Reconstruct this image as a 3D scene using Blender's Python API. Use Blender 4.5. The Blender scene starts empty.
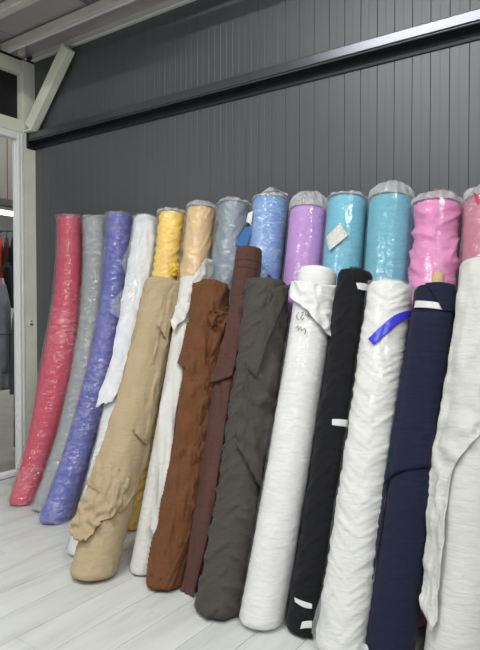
import bpy, bmesh, math, random
from mathutils import Vector, noise
random.seed(7)
scene = bpy.context.scene
col = scene.collection
R = math.radians

# ------------------------------------------------------------------ camera
cam_d = bpy.data.cameras.new('camera'); cam = bpy.data.objects.new('camera', cam_d); col.objects.link(cam)
cam.location = (0, -2.25, 0.98)
cam.rotation_euler = (R(90 - 1.45), 0, R(34.8))
cam_d.sensor_fit = 'VERTICAL'; cam_d.sensor_height = 36; cam_d.lens = 590 * 36 / 650
cam_d.clip_start = 0.02
scene.camera = cam

# ------------------------------------------------------------------ world and light
world = bpy.data.worlds.new('world'); scene.world = world; world.use_nodes = True
bg = world.node_tree.nodes['Background']
bg.inputs[0].default_value = (0.93, 0.97, 1.0, 1); bg.inputs[1].default_value = 0.19
LAMP_WATTS = 46
LAMPS = [(-1.30, -1.95, 3.0), (0.75, -1.95, 3.0), (-1.30, -3.8, 3.0), (1.2, -3.8, 3.0)]   # strip lamps under the hall roof
scene.view_settings.view_transform = 'Standard'; scene.view_settings.look = 'None'
scene.view_settings.gamma = 1; scene.view_settings.use_curve_mapping = False
scene.view_settings.exposure = 0.0
scene.cycles.max_bounces = 8; scene.cycles.transparent_max_bounces = 16

# ------------------------------------------------------------------ helpers
def lin(c):
    c = c / 255
    return c / 12.92 if c <= 0.04045 else ((c + 0.055) / 1.055) ** 2.4
def rgb(r, g, b): return (lin(r), lin(g), lin(b), 1)

def obj(name, verts, faces, mat, parent=None, smooth=False):
    me = bpy.data.meshes.new(name)
    me.from_pydata([tuple(v) for v in verts], [], faces); me.update()
    if mat: me.materials.append(mat)
    if smooth: me.polygons.foreach_set('use_smooth', [True] * len(me.polygons))
    o = bpy.data.objects.new(name, me); col.objects.link(o)
    if parent: o.parent = parent
    return o
def share(name, me, loc, parent=None, rot=(0, 0, 0)):
    o = bpy.data.objects.new(name, me); col.objects.link(o); o.location = loc; o.rotation_euler = rot
    if parent: o.parent = parent
    return o
def empty(name, loc=(0, 0, 0)):
    o = bpy.data.objects.new(name, None); col.objects.link(o); o.location = loc; o.empty_display_size = .1
    return o
def tag(o, label=None, cat=None, group=None, kind=None):
    if label: o['label'] = label
    if cat: o['category'] = cat
    if group: o['group'] = group
    if kind: o['kind'] = kind
    return o

class MB:
    def __init__(s): s.v = []; s.f = []
    def box(s, x0, x1, y0, y1, z0, z1, b=0.0):
        bm = bmesh.new(); bmesh.ops.create_cube(bm, size=1)
        for v in bm.verts:
            v.co = Vector(((x0 + x1) / 2 + v.co.x * (x1 - x0), (y0 + y1) / 2 + v.co.y * (y1 - y0), (z0 + z1) / 2 + v.co.z * (z1 - z0)))
        if b: bmesh.ops.bevel(bm, geom=bm.edges[:], offset=b, segments=2, affect='EDGES', profile=.5)
        return s.add(bm)
    def add(s, bm):
        n = len(s.v); bm.verts.ensure_lookup_table(); bm.verts.index_update()
        s.v += [v.co.copy() for v in bm.verts]; s.f += [[n + v.index for v in f.verts] for f in bm.faces]; bm.free(); return s
    def beam(s, p, q, w, h, up=(0, 1, 0), b=0.0):
        """square bar from p to q; w across, h along up"""
        p = Vector(p); q = Vector(q); a = (q - p).normalized(); u = Vector(up); u = (u - a * u.dot(a)).normalized(); c = a.cross(u)
        bm = bmesh.new(); bmesh.ops.create_cube(bm, size=1); L = (q - p).length
        if b:
            for v in bm.verts: v.co = Vector((v.co.x * w, v.co.y * h, v.co.z * L))
            bmesh.ops.bevel(bm, geom=bm.edges[:], offset=b, segments=2, affect='EDGES', profile=.5)
            for v in bm.verts: v.co = (p + q) / 2 + c * v.co.x + u * v.co.y + a * v.co.z
        else:
            for v in bm.verts: v.co = (p + q) / 2 + c * v.co.x * w + u * v.co.y * h + a * v.co.z * L
        return s.add(bm)
    def tube(s, pts, r, n=10):
        pts = [Vector(p) for p in pts]; rings = []
        for i, p in enumerate(pts):
            a = (pts[min(i + 1, len(pts) - 1)] - pts[max(i - 1, 0)]).normalized()
            u = Vector((0, 0, 1)) if abs(a.z) < .9 else Vector((1, 0, 0)); u = (u - a * u.dot(a)).normalized(); w = a.cross(u)
            rings.append([p + (u * math.cos(k * 2 * math.pi / n) + w * math.sin(k * 2 * math.pi / n)) * r for k in range(n)])
        n0 = len(s.v)
        for rg in rings: s.v += rg
        for i in range(len(rings) - 1):
            for k in range(n):
                s.f.append([n0 + i * n + k, n0 + i * n + (k + 1) % n, n0 + (i + 1) * n + (k + 1) % n, n0 + (i + 1) * n + k])
        s.f.append([n0 + k for k in range(n)][::-1]); s.f.append([n0 + (len(rings) - 1) * n + k for k in range(n)])
        return s
    def build(s, name, mat, parent=None, smooth=False): return obj(name, s.v, s.f, mat, parent, smooth)

# ------------------------------------------------------------------ materials
def newmat(name):
    m = bpy.data.materials.new(name); m.use_nodes = True
    return m, m.node_tree.nodes, m.node_tree.links, m.node_tree.nodes['Principled BSDF']
def coords(N, L, scale=(1, 1, 1), kind='Object', rot=(0, 0, 0)):
    t = N.new('ShaderNodeTexCoord'); mp = N.new('ShaderNodeMapping'); mp.inputs['Scale'].default_value = scale; mp.inputs['Rotation'].default_value = rot
    L.new(t.outputs[kind], mp.inputs['Vector']); return mp.outputs['Vector']
def noise_node(N, L, vec, scale, detail=4, rough=.55, dist=0):
    n = N.new('ShaderNodeTexNoise'); n.inputs['Scale'].default_value = scale; n.inputs['Detail'].default_value = detail
    n.inputs['Roughness'].default_value = rough; n.inputs['Distortion'].default_value = dist; L.new(vec, n.inputs['Vector']); return n
def ramp(N, L, fac, stops):
    r = N.new('ShaderNodeValToRGB'); e = r.color_ramp.elements
    while len(e) < len(stops): e.new(.5)
    for k, (p, c) in enumerate(stops): e[k].position = p; e[k].color = c
    L.new(fac, r.inputs['Fac']); return r
def bump(N, L, h, strength, dist, P):
    b = N.new('ShaderNodeBump'); b.inputs['Strength'].default_value = strength; b.inputs['Distance'].default_value = dist
    L.new(h, b.inputs['Height']); L.new(b.outputs['Normal'], P.inputs['Normal']); return b
def plain(name, c, rough=.5, metal=0, spec=.5, var=.06, scale=6, bmp=0.0):
    m, N, L, P = newmat(name)
    v = coords(N, L); n = noise_node(N, L, v, scale, 5)
    a = [x * (1 - var) for x in c[:3]] + [1]; b = [min(1, x * (1 + var)) for x in c[:3]] + [1]
    L.new(ramp(N, L, n.outputs['Fac'], [(.3, a), (.7, b)]).outputs['Color'], P.inputs['Base Color'])
    P.inputs['Roughness'].default_value = rough; P.inputs['Metallic'].default_value = metal; P.inputs['Specular IOR Level'].default_value = spec
    if bmp: bump(N, L, n.outputs['Fac'], bmp, .002, P)
    return m
def fabric(name, c, rough=.85, sheen=.06, var=.05, fine=.35):
    m, N, L, P = newmat(name)
    v = coords(N, L, (1, 1, 1)); n = noise_node(N, L, v, 9, 5)
    a = [x * (1 - var) for x in c[:3]] + [1]; b = [min(1, x * (1 + var)) for x in c[:3]] + [1]
    L.new(ramp(N, L, n.outputs['Fac'], [(.3, a), (.7, b)]).outputs['Color'], P.inputs['Base Color'])
    P.inputs['Roughness'].default_value = rough; P.inputs['Specular IOR Level'].default_value = .25
    P.inputs['Sheen Weight'].default_value = sheen; P.inputs['Sheen Roughness'].default_value = .5
    v2 = coords(N, L, (16, 16, 70), rot=(.25, .2, 0)); n2 = noise_node(N, L, v2, 1.0, 4, .55, .5)
    bump(N, L, n2.outputs['Fac'], fine, .012, P)
    return m
def plastic(name, milky=.05, streak=.13, gloss=.95, scale=(10, 10, 60), tint=(.93, .95, .97, 1), refl=1.25, bs=.38, cover=.42):
    """thin clear packing film: see-through, a little milky along its creases, where white glints are painted too, glossy"""
    m, N, L, P = newmat(name); N.remove(P); out = N['Material Output']
    v = coords(N, L, scale, rot=(.3, .25, 0)); n = noise_node(N, L, v, 1.0, 4, .5, .8)
    sub = N.new('ShaderNodeMath'); sub.operation = 'SUBTRACT'; L.new(n.outputs['Fac'], sub.inputs[0]); sub.inputs[1].default_value = .5
    ab = N.new('ShaderNodeMath'); ab.operation = 'ABSOLUTE'; L.new(sub.outputs[0], ab.inputs[0])
    vm = coords(N, L, (5, 5, 4)); nm = noise_node(N, L, vm, 1.0, 2, .5, .4); mk = ramp(N, L, nm.outputs['Fac'], [(cover, (0, 0, 0, 1)), (cover + .24, (1, 1, 1, 1))])
    lines = ramp(N, L, ab.outputs[0], [(0, (1, 1, 1, 1)), (.03, (.25, .25, .25, 1)), (.08, (0, 0, 0, 1))])  # white streaks on the creases: milky whitening plus painted glints
    ml = N.new('ShaderNodeMath'); ml.operation = 'MULTIPLY'; L.new(lines.outputs['Color'], ml.inputs[0]); L.new(mk.outputs['Color'], ml.inputs[1])
    cr = N.new('ShaderNodeMath'); cr.operation = 'MULTIPLY_ADD'; L.new(ml.outputs[0], cr.inputs[0]); cr.inputs[1].default_value = streak; cr.inputs[2].default_value = milky
    b = N.new('ShaderNodeBump'); b.inputs['Strength'].default_value = bs; b.inputs['Distance'].default_value = .016; L.new(n.outputs['Fac'], b.inputs['Height'])
    tr = N.new('ShaderNodeBsdfTransparent'); df = N.new('ShaderNodeBsdfDiffuse'); df.inputs['Color'].default_value = tint
    mx = N.new('ShaderNodeMixShader'); L.new(cr.outputs[0], mx.inputs['Fac']); L.new(tr.outputs[0], mx.inputs[1]); L.new(df.outputs[0], mx.inputs[2])
    gl = N.new('ShaderNodeBsdfGlossy'); gl.inputs['Roughness'].default_value = .14; gl.inputs['Color'].default_value = (gloss, gloss, gloss, 1); L.new(b.outputs['Normal'], gl.inputs['Normal'])
    fr = N.new('ShaderNodeFresnel'); fr.inputs['IOR'].default_value = 1.45; L.new(b.outputs['Normal'], fr.inputs['Normal'])
    mul = N.new('ShaderNodeMath'); mul.operation = 'MULTIPLY'; mul.use_clamp = True; L.new(fr.outputs[0], mul.inputs[0]); mul.inputs[1].default_value = refl
    mn = N.new('ShaderNodeMath'); mn.operation = 'MINIMUM'; L.new(mul.outputs[0], mn.inputs[0]); mn.inputs[1].default_value = .22
    m2 = N.new('ShaderNodeMixShader'); L.new(mn.outputs[0], m2.inputs['Fac']); L.new(mx.outputs[0], m2.inputs[1]); L.new(gl.outputs[0], m2.inputs[2])
    L.new(m2.outputs[0], out.inputs['Surface'])
    return m
def emit(name, c, s):
    m, N, L, P = newmat(name); P.inputs['Emission Color'].default_value = c; P.inputs['Emission Strength'].default_value = s; P.inputs['Base Color'].default_value = c
    return m

M = {}
def wood_floor():
    m, N, L, P = newmat('whitewashed_laminate')
    oi = N.new('ShaderNodeObjectInfo'); v = coords(N, L, (9, 1.1, 1))
    add = N.new('ShaderNodeVectorMath'); add.operation = 'ADD'; L.new(v, add.inputs[0])
    sc = N.new('ShaderNodeVectorMath'); sc.operation = 'SCALE'; L.new(oi.outputs['Random'], sc.inputs['Scale']); sc.inputs[0].default_value = (37, 53, 11); L.new(sc.outputs[0], add.inputs[1])
    n = noise_node(N, L, add.outputs[0], 2.2, 7, .6, .9)
    cr = ramp(N, L, n.outputs['Fac'], [(.30, rgb(190, 193, 190)), (.48, rgb(203, 206, 203)), (.75, rgb(210, 213, 211))])
    n2 = noise_node(N, L, add.outputs[0], .55, 3, .5, 1.2)
    cr2 = ramp(N, L, n2.outputs['Fac'], [(.3, (.88, .88, .87, 1)), (.55, (1, 1, 1, 1))])
    mx = N.new('ShaderNodeMix'); mx.data_type = 'RGBA'; mx.blend_type = 'MULTIPLY'; mx.inputs['Factor'].default_value = 1
    L.new(cr.outputs['Color'], mx.inputs[6]); L.new(cr2.outputs['Color'], mx.inputs[7])
    hs = N.new('ShaderNodeHueSaturation'); L.new(mx.outputs[2], hs.inputs['Color'])
    mr = N.new('ShaderNodeMapRange'); L.new(oi.outputs['Random'], mr.inputs[0]); mr.inputs[3].default_value = .93; mr.inputs[4].default_value = 1.04; L.new(mr.outputs[0], hs.inputs['Value'])
    L.new(hs.outputs[0], P.inputs['Base Color'])
    P.inputs['Roughness'].default_value = .42; P.inputs['Specular IOR Level'].default_value = .4
    bump(N, L, n.outputs['Fac'], .12, .002, P)
    return m
M['floor'] = wood_floor()
M['joint'] = plain('floor_joint', rgb(140, 142, 140), .9)
M['panel'] = plain('charcoal_painted_steel', rgb(87, 91, 95), .42, .2, .6, .03, 3)
M['panel_dark'] = plain('charcoal_steel_groove', rgb(62, 65, 68), .6)
M['beam_shade'] = plain('shaded_charcoal_steel', rgb(30, 32, 36), .5, .1, .4, .05, 8)  # near-black steel: shade below and under the rail put into the colour
M['beam_gloss'] = plain('polished_charcoal_steel', rgb(98, 101, 108), .28, .7, .6, .05, 8)
M['cream'] = plain('cream_painted_steel', rgb(228, 230, 214), .5, 0, .4, .05, 8)
M['white_upvc'] = plain('white_door_profile', rgb(236, 240, 239), .35, 0, .5, .02, 5)
M['grey_white'] = plain('off_white_roof_steel', rgb(212, 210, 203), .5, 0, .4, .06, 7)
M['sheet'] = plain('grey_roof_sheet', rgb(176, 170, 172), .35, .1, .5, .08, 5)
M['black'] = plain('black_rubber', rgb(22, 22, 25), .6)
M['card'] = plain('brown_cardboard', rgb(200, 176, 132), .8, 0, .2, .08, 20)
M['paper'] = plain('white_paper', rgb(228, 230, 226), .7, 0, .3, .03, 10)
M['tape'] = plain('white_tape', rgb(205, 208, 206), .35, 0, .5, .05, 20)
M['blue_tape'] = plain('blue_tape', rgb(55, 60, 200), .25, 0, .5, .10, 30)
M['red_strip'] = plain('red_strip', rgb(190, 40, 70), .5)
M['ink'] = plain('black_ink', rgb(35, 35, 45), .6)
M['hall_roof'] = plain('hall_roof_sheet', rgb(185, 186, 186), .6)
M['plastic'] = plastic('clear_packing_film', .08, .20, .95, (11, 11, 44), bs=.42)
M['plastic_milky'] = plastic('milky_packing_film', .12, .34, .95, (12, 12, 44), bs=.48)
M['plastic_crinkled'] = plastic('crinkled_packing_film', .08, .22, .95, (9, 9, 42), bs=.42, cover=.30)
M['film_scrap'] = plastic('film_scrap', .16, .20, .95, (20, 20, 20), refl=.6, bs=.1)
M['plastic_clear'] = plastic('tight_clear_film', .03, .12, .95, (8, 8, 30), refl=.7, bs=.06)
M['bag_top'] = plastic('gathered_bag_film', .30, .20, .95, (34, 34, 5), refl=.8, bs=.15, cover=.3)
M['plastic_bag'] = plastic('clear_bag_film', .05, .12, .95, (24, 24, 7), refl=.9, bs=.2)

# ------------------------------------------------------------------ floor of planks
PW = 0.1435
fl = MB().box(-3.06, 4.5, -6.5, 0.0, -.12, -.0125).build('floor', M['joint']); tag(fl, 'pale whitewashed plank floor of the fabric store', None, None, 'structure')
x = -0.97 + 14 * PW
pm = {}
def plank_mesh(w, l):
    k = (round(w, 4), round(l, 4))
    if k not in pm:
        o = MB().box(0, w, 0, l, -.012, 0, .0018).build('plank', M['floor'], None); pm[k] = o.data; bpy.data.objects.remove(o)
    return pm[k]
ci = 0
x = -0.97 + 13 * PW
while x > -3.05:
    x0 = max(x - PW, -3.055); w = x - x0 - .0015
    y1 = -0.002; first = [.55, 1.1, .3, .85, 1.2, .65][ci % 6]; ln = first
    while y1 > -3.0:
        share('plank', plank_mesh(w, ln - .0012), (x0 + .0008, y1 - ln + .0006, 0), fl)
        y1 -= ln; ln = 1.2
    x -= PW; ci += 1
# the hall goes on behind the camera in the same boards, too far to tell apart
hf = MB().box(-3.055, 4.4, -6.4, -4.3, -.012, 0).build('floor', M['floor']); tag(hf, 'pale floor far behind the rolls', None, None, 'structure')
hf2 = MB().box(0.90, 4.4, -4.298, 0, -.012, 0).build('floor', M['floor']); tag(hf2, 'pale floor at the far side of the hall', None, None, 'structure')

# ------------------------------------------------------------------ dark ribbed wall
wb = MB().box(-3.16, 4.4, 0.004, .10, 0, 3.6).build('wall_back', M['panel_dark']); tag(wb, 'charcoal ribbed steel panel wall behind the rolls', None, None, 'structure')
def strip_profile(w, h):
    # front faces -Y; two shallow flutes with a fine groove between them, standing proud of the joints
    xs = [0, .0008, .0022, w * .47, w * .485, w * .515, w * .53, w - .0022, w - .0008, w]
    ys = [.003, -.0044, -.005, -.005, -.0046, -.0046, -.005, -.005, -.0044, .003]
    v = []; f = []
    for z in (0, h):
        v += [(a, b, z) for a, b in zip(xs, ys)]
    n = len(xs)
    for i in range(n - 1): f.append([i, i + 1, n + i + 1, n + i])
    f.append([n - 1, 0, n, 2 * n - 1]); f.append(list(range(n))[::-1]); f.append([n + i for i in range(n)])
    return obj('wall_strip', v, f, M['panel'])
sp = strip_profile(.0699, 3.6); sm_ = sp.data; bpy.data.objects.remove(sp)
xx = -3.07
while xx < 1.0:
    share('wall_strip', sm_, (xx, 0, 0), wb); xx += .07
we = MB().box(1.0 + .02, 4.4, -.005, .004, 0, 3.6).build('wall_sheet', M['panel'], wb)

# wall rail: glossy dark box section
rail = empty('wall_rail', (-3.0, -.03, 1.95)); tag(rail, 'glossy charcoal steel rail running along the ribbed wall', 'rail')
def local(o, p): return o
def child(o, parent):      # keep world placement of a part whose thing is an empty elsewhere
    o.parent = parent; o.matrix_parent_inverse = parent.matrix_basis.inverted(); return o
parts = []
child(MB().box(-3.06, 4.3, -.012, -.006, 1.948, 2.030).build('rail_web', M['beam_shade']), rail)  # dark band under the box, its shade painted in
child(MB().box(-3.06, 4.3, -.058, -.0125, 1.994, 2.034, .003).build('rail_box', M['beam_gloss']), rail)
child(MB().box(-3.06, 4.3, -.060, -.052, 1.984, 1.9915, .003).build('rail_lip', M['beam_gloss'], None, True), rail)
child(MB().box(-3.06, 4.3, -.051, -.0125, 1.985, 1.990).build('rail_flange', M['beam_shade']), rail)
child(MB().box(-3.085, -3.06, -.066, -.004, 1.945, 2.036, .006).build('end_cap', M['black']), rail)
# ------------------------------------------------------------------ left partition: post, rails, door frame, transom window, brace
wl = MB().box(-3.14, -3.07, -.088, 0.0, 0, 2.46, .003).build('wall_left', M['cream']); tag(wl, 'cream painted steel corner post of the left partition', None, None, 'structure')
MB().box(-3.135, -3.075, -3.2, -.089, 2.378, 2.455, .003).build('top_rail', M['cream'], wl)
MB().box(-3.135, -3.072, -3.2, -.089, 2.030, 2.105, .003).build('transom_rail', M['cream'], wl)
for y in (-1.25, -2.2): MB().box(-3.135, -3.075, y, y + .06, 0, 2.029, .002).build('stud', M['cream'], wl)
MB().box(-3.13, -3.10, -2.139, -1.251, 0.0, 2.029).build('infill_panel', M['white_upvc'], wl)
MB().box(-3.13, -3.10, -3.2, -2.201, 0.0, 2.029).build('infill_panel', M['white_upvc'], wl)
MB().box(-3.64, -3.605, -3.2, .0, 2.15, 2.63).build('fascia', M['grey_white'], wl)
w1 = MB().box(-3.130, -3.122, -1.18, -.089, 2.106, 2.377).build('window_1', M['black']); tag(w1, 'dark transom pane above the door', None, None, 'structure')
d1 = MB().box(-3.115, -3.070, -.128, -.089, 0, 2.028, .004).build('door_1', M['white_upvc']); tag(d1, 'white profile frame of the open doorway', None, None, 'structure')
MB().box(-3.0698, -3.064, -.125, -.112, 0.02, 2.020, .002).build('jamb_rib', M['white_upvc'], d1)
MB().box(-3.0698, -3.064, -.104, -.091, 0.02, 2.020, .002).build('jamb_rib', M['white_upvc'], d1)
MB().box(-3.108, -3.088, -.136, -.1285, 0.02, 1.984, .002).build('door_stop', M['white_upvc'], d1)
MB().box(-3.115, -3.066, -1.18, -.129, 1.985, 2.028, .004).build('door_head', M['white_upvc'], d1)
MB().box(-3.115, -3.066, -1.19, -1.135, 0, 1.984, .004).build('jamb', M['white_upvc'], d1)
MB().box(-3.115, -3.060, -1.134, -.137, 0.0, 0.028, .004).build('door_sill', M['white_upvc'], d1)
lt = empty('strike_plate', (-3.066, -.045, .90)); tag(lt, 'small metal strike plate on the cream corner post', 'latch')
child(MB().box(-3.0695, -3.066, -.058, -.036, .885, .925, .001).build('plate', M['cream']), lt)
child(MB().box(-3.0655, -3.062, -.056, -.036, .892, .898, .001).build('tongue', M['black']), lt)
child(MB().box(-3.0655, -3.063, -.047, -.041, .910, .918, .001).build('screw', M['black']), lt)
br = empty('corner_brace', (-3.05, -.09, 2.04)); tag(br, 'cream diagonal steel brace between corner post and roof beam', 'brace')
child(MB().beam((-3.035, -.058, 2.060), (-2.690, -.058, 2.447), .074, .050, (0, 1, 0), .003).build('brace_bar', M['cream']), br)
child(MB().box(-3.069, -3.005, -.086, -.030, 2.036, 2.046, .002).build('foot_plate', M['cream']), br)

# ------------------------------------------------------------------ roof over the corner
ceil = MB().box(-3.6, -1.75, -.78, 0.0, 2.537, 2.55).build('ceiling', M['sheet']); tag(ceil, 'low grey sheet roof over the corner', None, None, 'structure')
for i in range(3):
    x0 = -3.6 + i * .62
    MB().box(x0 + .004, x0 + .612, -.775, -.004, 2.528, 2.5365, .002).build('roof_panel', M['sheet'], ceil)
for i in range(20):    # ribs of the corrugated clear sheet nearer the hall
    xr = -2.34 + i * .028
    MB().tube([(xr, -.77, 2.526), (xr, -.215, 2.526)], .007, 6).build('roof_rib', M['sheet'], ceil, True)
rb = empty('roof_beam', (-2.2, -.12, 2.47)); tag(rb, 'off-white steel channel beam under the roof along the wall', 'beam')
child(MB().box(-3.60, -1.0, -.189, -.012, 2.512, 2.518).build('web', M['sheet']), rb)
child(MB().box(-3.068, -1.0, -.022, -.007, 2.470, 2.512).build('flange', M['grey_white']), rb)
child(MB().box(-3.068, -1.0, -.036, -.0225, 2.470, 2.475, .002).build('lip', M['white_upvc']), rb)
child(MB().box(-3.60, -1.0, -.212, -.190, 2.468, 2.516, .003).build('edge_tube', M['grey_white']), rb)
child(MB().box(-3.60, -1.0, -.189, -.172, 2.468, 2.474, .003).build('lip', M['white_upvc']), rb)
pu = empty('roof_purlin', (-2.6, -.45, 2.47)); tag(pu, 'off-white square roof tube nearest the hall, beside the channel beam', 'beam')
child(MB().box(-3.60, -1.2, -.475, -.425, 2.475, 2.520, .006).build('tube', M['grey_white']), pu)
for xh in (-2.9, -1.9): child(MB().box(xh, xh + .03, -.465, -.435, 2.5205, 2.526).build('hanger', M['grey_white']), pu)
sb = MB().box(-3.03, -2.995, -.150, -.118, 2.456, 2.5115, .003).build('roof_stub', M['grey_white']); tag(sb, 'short off-white steel stub between partition top and roof beam', 'post')
rd = MB().box(-3.14, -3.072, -.9, -.002, 2.4605, 2.4675).build('gap_filler', M['black']); tag(rd, 'thin dark filler strip added to block light above the partition top rail', 'gap_filler')  # black filler added to stop shop light leaking over the top rail

# high hall roof with strip lamps
hc = MB().box(-3.2, 4.4, -6.4, 0.0, 3.6, 3.66).build('ceiling', M['hall_roof']); tag(hc, 'high pale roof of the hall', None, None, 'structure')
M['lamp_on'] = emit('lit_lamp_tube', (1, .985, .95, 1), 9)
for i, p in enumerate(LAMPS):
    t = empty('strip_lamp', p); tag(t, ['strip lamp high over the left of the rolls', 'strip lamp high over the right of the rolls', 'strip lamp in the back of the hall, left one', 'strip lamp in the back of the hall, right one'][i], 'lamp', 'strip lamps of the hall')
    child(MB().box(p[0] - .6, p[0] + .6, p[1] - .05, p[1] + .05, p[2] + .02, p[2] + .07, .008).build('housing', M['white_upvc']), t)
    child(MB().tube([(p[0] - .58, p[1], p[2]), (p[0] + .58, p[1], p[2])], .018, 12).build('lamp_tube', M['lamp_on'], None, True), t)
    for s in (-.5, .5): child(MB().tube([(p[0] + s, p[1], p[2] + .07), (p[0] + s, p[1], 3.6)], .004, 6).build('suspension_wire', M['grey_white']), t)
    ld = bpy.data.lights.new('strip_light', 'AREA'); ld.shape = 'RECTANGLE'; ld.size = 1.16; ld.size_y = .10; ld.energy = LAMP_WATTS; ld.color = (1, .985, .96)
    lo = bpy.data.objects.new('strip_light', ld); col.objects.link(lo); lo.location = (p[0], p[1], p[2] - .03); child(lo, t)

# ------------------------------------------------------------------ the shop seen through the doorway
M['shop_floor'] = plain('brown_concrete', rgb(134, 128, 118), .6, 0, .3, .12, 4)
M['shop_wall'] = plain('pale_corrugated_wall', rgb(160, 152, 145), .6)
M['shop_end'] = plain('white_shop_wall', rgb(226, 228, 230), .6)
M['shop_ceiling'] = plain('white_shop_ceiling', rgb(225, 226, 226), .7)
sf = MB().box(-9.5, -3.061, -2.2, 6.5, -.12, -.002).build('floor', M['shop_floor']); tag(sf, 'brown grey floor beyond the doorway', None, None, 'structure')
sw = MB().box(-9.5, -3.3, 6.4, 6.5, 0, 3.0).build('wall_far', M['shop_end']); tag(sw, 'far wall of the clothes shop beyond the doorway', None, None, 'structure')
sw2 = MB().box(-9.6, -9.5, -2.2, 6.5, 0, 3.0).build('wall_far', M['shop_end']); tag(sw2, 'end wall of the clothes shop beyond the doorway', None, None, 'structure')
sc_ = MB().box(-9.5, -3.17, -2.2, 6.4, 2.9, 2.95).build('ceiling', M['shop_ceiling']); tag(sc_, 'white ceiling of the clothes shop', None, None, 'structure')
so = MB().box(-4.60, -4.56, -1.2, 2.4, 1.90, 2.60).build('wall_soffit', M['shop_wall']); tag(so, 'pale vertical-ribbed boarding high inside the doorway', None, None, 'structure')
for i in range(44):
    MB().box(-4.56, -4.548, -1.2 + i * .08, -1.2 + i * .08 + .07, 1.93, 2.48, .003).build('board', M['shop_wall'], so)
MB().box(-4.58, -4.53, -1.2, 2.4, 1.87, 1.925, .003).build('bottom_trim', plain('dark_grey_trim', rgb(95, 95, 96), .6), so)
MB().box(-4.58, -4.53, -1.2, 2.4, 2.485, 2.56, .003).build('top_trim', plain('dark_grey_trim_upper', rgb(80, 80, 84), .6), so)
sl = empty('strip_lamp', (-7.2, 2.35, 2.25)); tag(sl, 'lit strip lamp in the clothes shop beyond the doorway', 'lamp')
child(MB().box(-7.3, -7.1, 1.4, 3.4, 2.315, 2.35, .005).build('housing', M['white_upvc']), sl)
child(MB().box(-7.28, -7.12, 1.42, 3.38, 2.28, 2.313, .004).build('lamp_tube', emit('lit_shop_lamp', (1, 1, 1, 1), 6)), sl)
for yy in (1.6, 3.2): child(MB().tube([(-7.2, yy, 2.35), (-7.2, yy, 2.9)], .005, 6).build('suspension_wire', M['grey_white']), sl)
ld = bpy.data.lights.new('shop_light', 'AREA'); ld.shape = 'RECTANGLE'; ld.size = .15; ld.size_y = 1.9; ld.energy = 60
lo = bpy.data.objects.new('shop_light', ld); col.objects.link(lo); lo.location = (-7.2, 2.4, 2.27); child(lo, sl)
ld = bpy.data.lights.new('shop_light', 'AREA'); ld.shape = 'RECTANGLE'; ld.size = .15; ld.size_y = 1.9; ld.energy = 11
sl2 = empty('strip_lamp', (-3.9, .8, 2.8)); tag(sl2, 'strip lamp on the shop ceiling just inside the doorway', 'lamp')
child(MB().box(-3.98, -3.82, -.2, 1.8, 2.83, 2.9, .005).build('housing', M['white_upvc']), sl2)
child(MB().box(-3.96, -3.84, -.18, 1.78, 2.80, 2.829, .004).build('lamp_tube', emit('lit_shop_lamp_near', (1, 1, 1, 1), 3)), sl2)
lo = bpy.data.objects.new('shop_light', ld); col.objects.link(lo); lo.location = (-3.9, .8, 2.79); child(lo, sl2)

def garment(cx, cy, ztop, zbot, wid, thick, mat, ang, label, cat, seed, flare=1.25, sleeves=True):
    """a garment on a hanger: shoulders slope down from the neck, body hangs in folds"""
    t = empty('hanging_garment', (cx, cy, zbot)); tag(t, label, cat, 'garments on the shop rail')
    H = ztop - zbot; n = 40; rows = 26; v = []; f = []
    for i in range(rows + 1):
        k = i / rows; z = ztop - k * H
        sh = min(1, .22 + .78 * (k / .13) ** .8) if k < .13 else 1
        w = wid / 2 * sh * (1 + (flare - 1) * k) ; th = thick / 2 * (.55 + .45 * min(1, k / .2)) * (1 + .25 * k)
        for j in range(n):
            a = 2 * math.pi * j / n
            fold = 1 + (.05 + .22 * k) * noise.noise(Vector((math.cos(a) * 2.6 + seed, math.sin(a) * 2.6, k * 1.1 + seed)))
            px = w * math.copysign(abs(math.cos(a)) ** .8, math.cos(a)) * fold; py = th * math.sin(a) * (fold + .3 * k * noise.noise(Vector((a * 3, seed, 0))))
            v.append((cx + px * math.cos(ang) - py * math.sin(ang), cy + px * math.sin(ang) + py * math.cos(ang), z + .01 * noise.noise(Vector((a, seed, 5))) * (k > .95)))
    for i in range(rows):
        for j in range(n): f.append([i * n + j, i * n + (j + 1) % n, (i + 1) * n + (j + 1) % n, (i + 1) * n + j])
    f.append(list(range(n))[::-1]); f.append([rows * n + j for j in range(n)])
    child(obj('body', v, f, mat, None, True), t)
    if sleeves:
        for s in (-1, 1):
            ps = []
            for q in range(7):
                k = q / 6; lx = s * (wid / 2 * (.86 + .22 * k)); z = ztop - H * .12 - k * min(.55, H * .75)
                ps.append((cx + lx * math.cos(ang), cy + lx * math.sin(ang), z))
            child(MB().tube(ps, thick * .34, 10).build('sleeve', mat, None, True), t)
    child(MB().tube([(cx, cy, ztop - .01), (cx, cy, ztop + .045), (cx + .012, cy + .012, ztop + .06), (cx, cy + .01, ztop + .07)], .003, 6).build('hanger_hook', M['black'], None, True), t)
    return t
G_or = fabric('orange_cloth', rgb(225, 85, 45)); G_dk = fabric('black_cloth', rgb(28, 28, 34)); G_nv = fabric('navy_cloth', rgb(32, 42, 85)); G_br = fabric('maroon_cloth', rgb(90, 60, 60))
G_pk = fabric('dusty_pink_cloth', rgb(205, 160, 155)); G_gr = fabric('grey_denim', rgb(122, 126, 130), .8, .2, .25); G_g2 = fabric('dark_grey_denim', rgb(84, 88, 92), .8, .2, .25); G_ck = fabric('checked_dark_cloth', rgb(52, 52, 56), .8, .2, .5)
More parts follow.
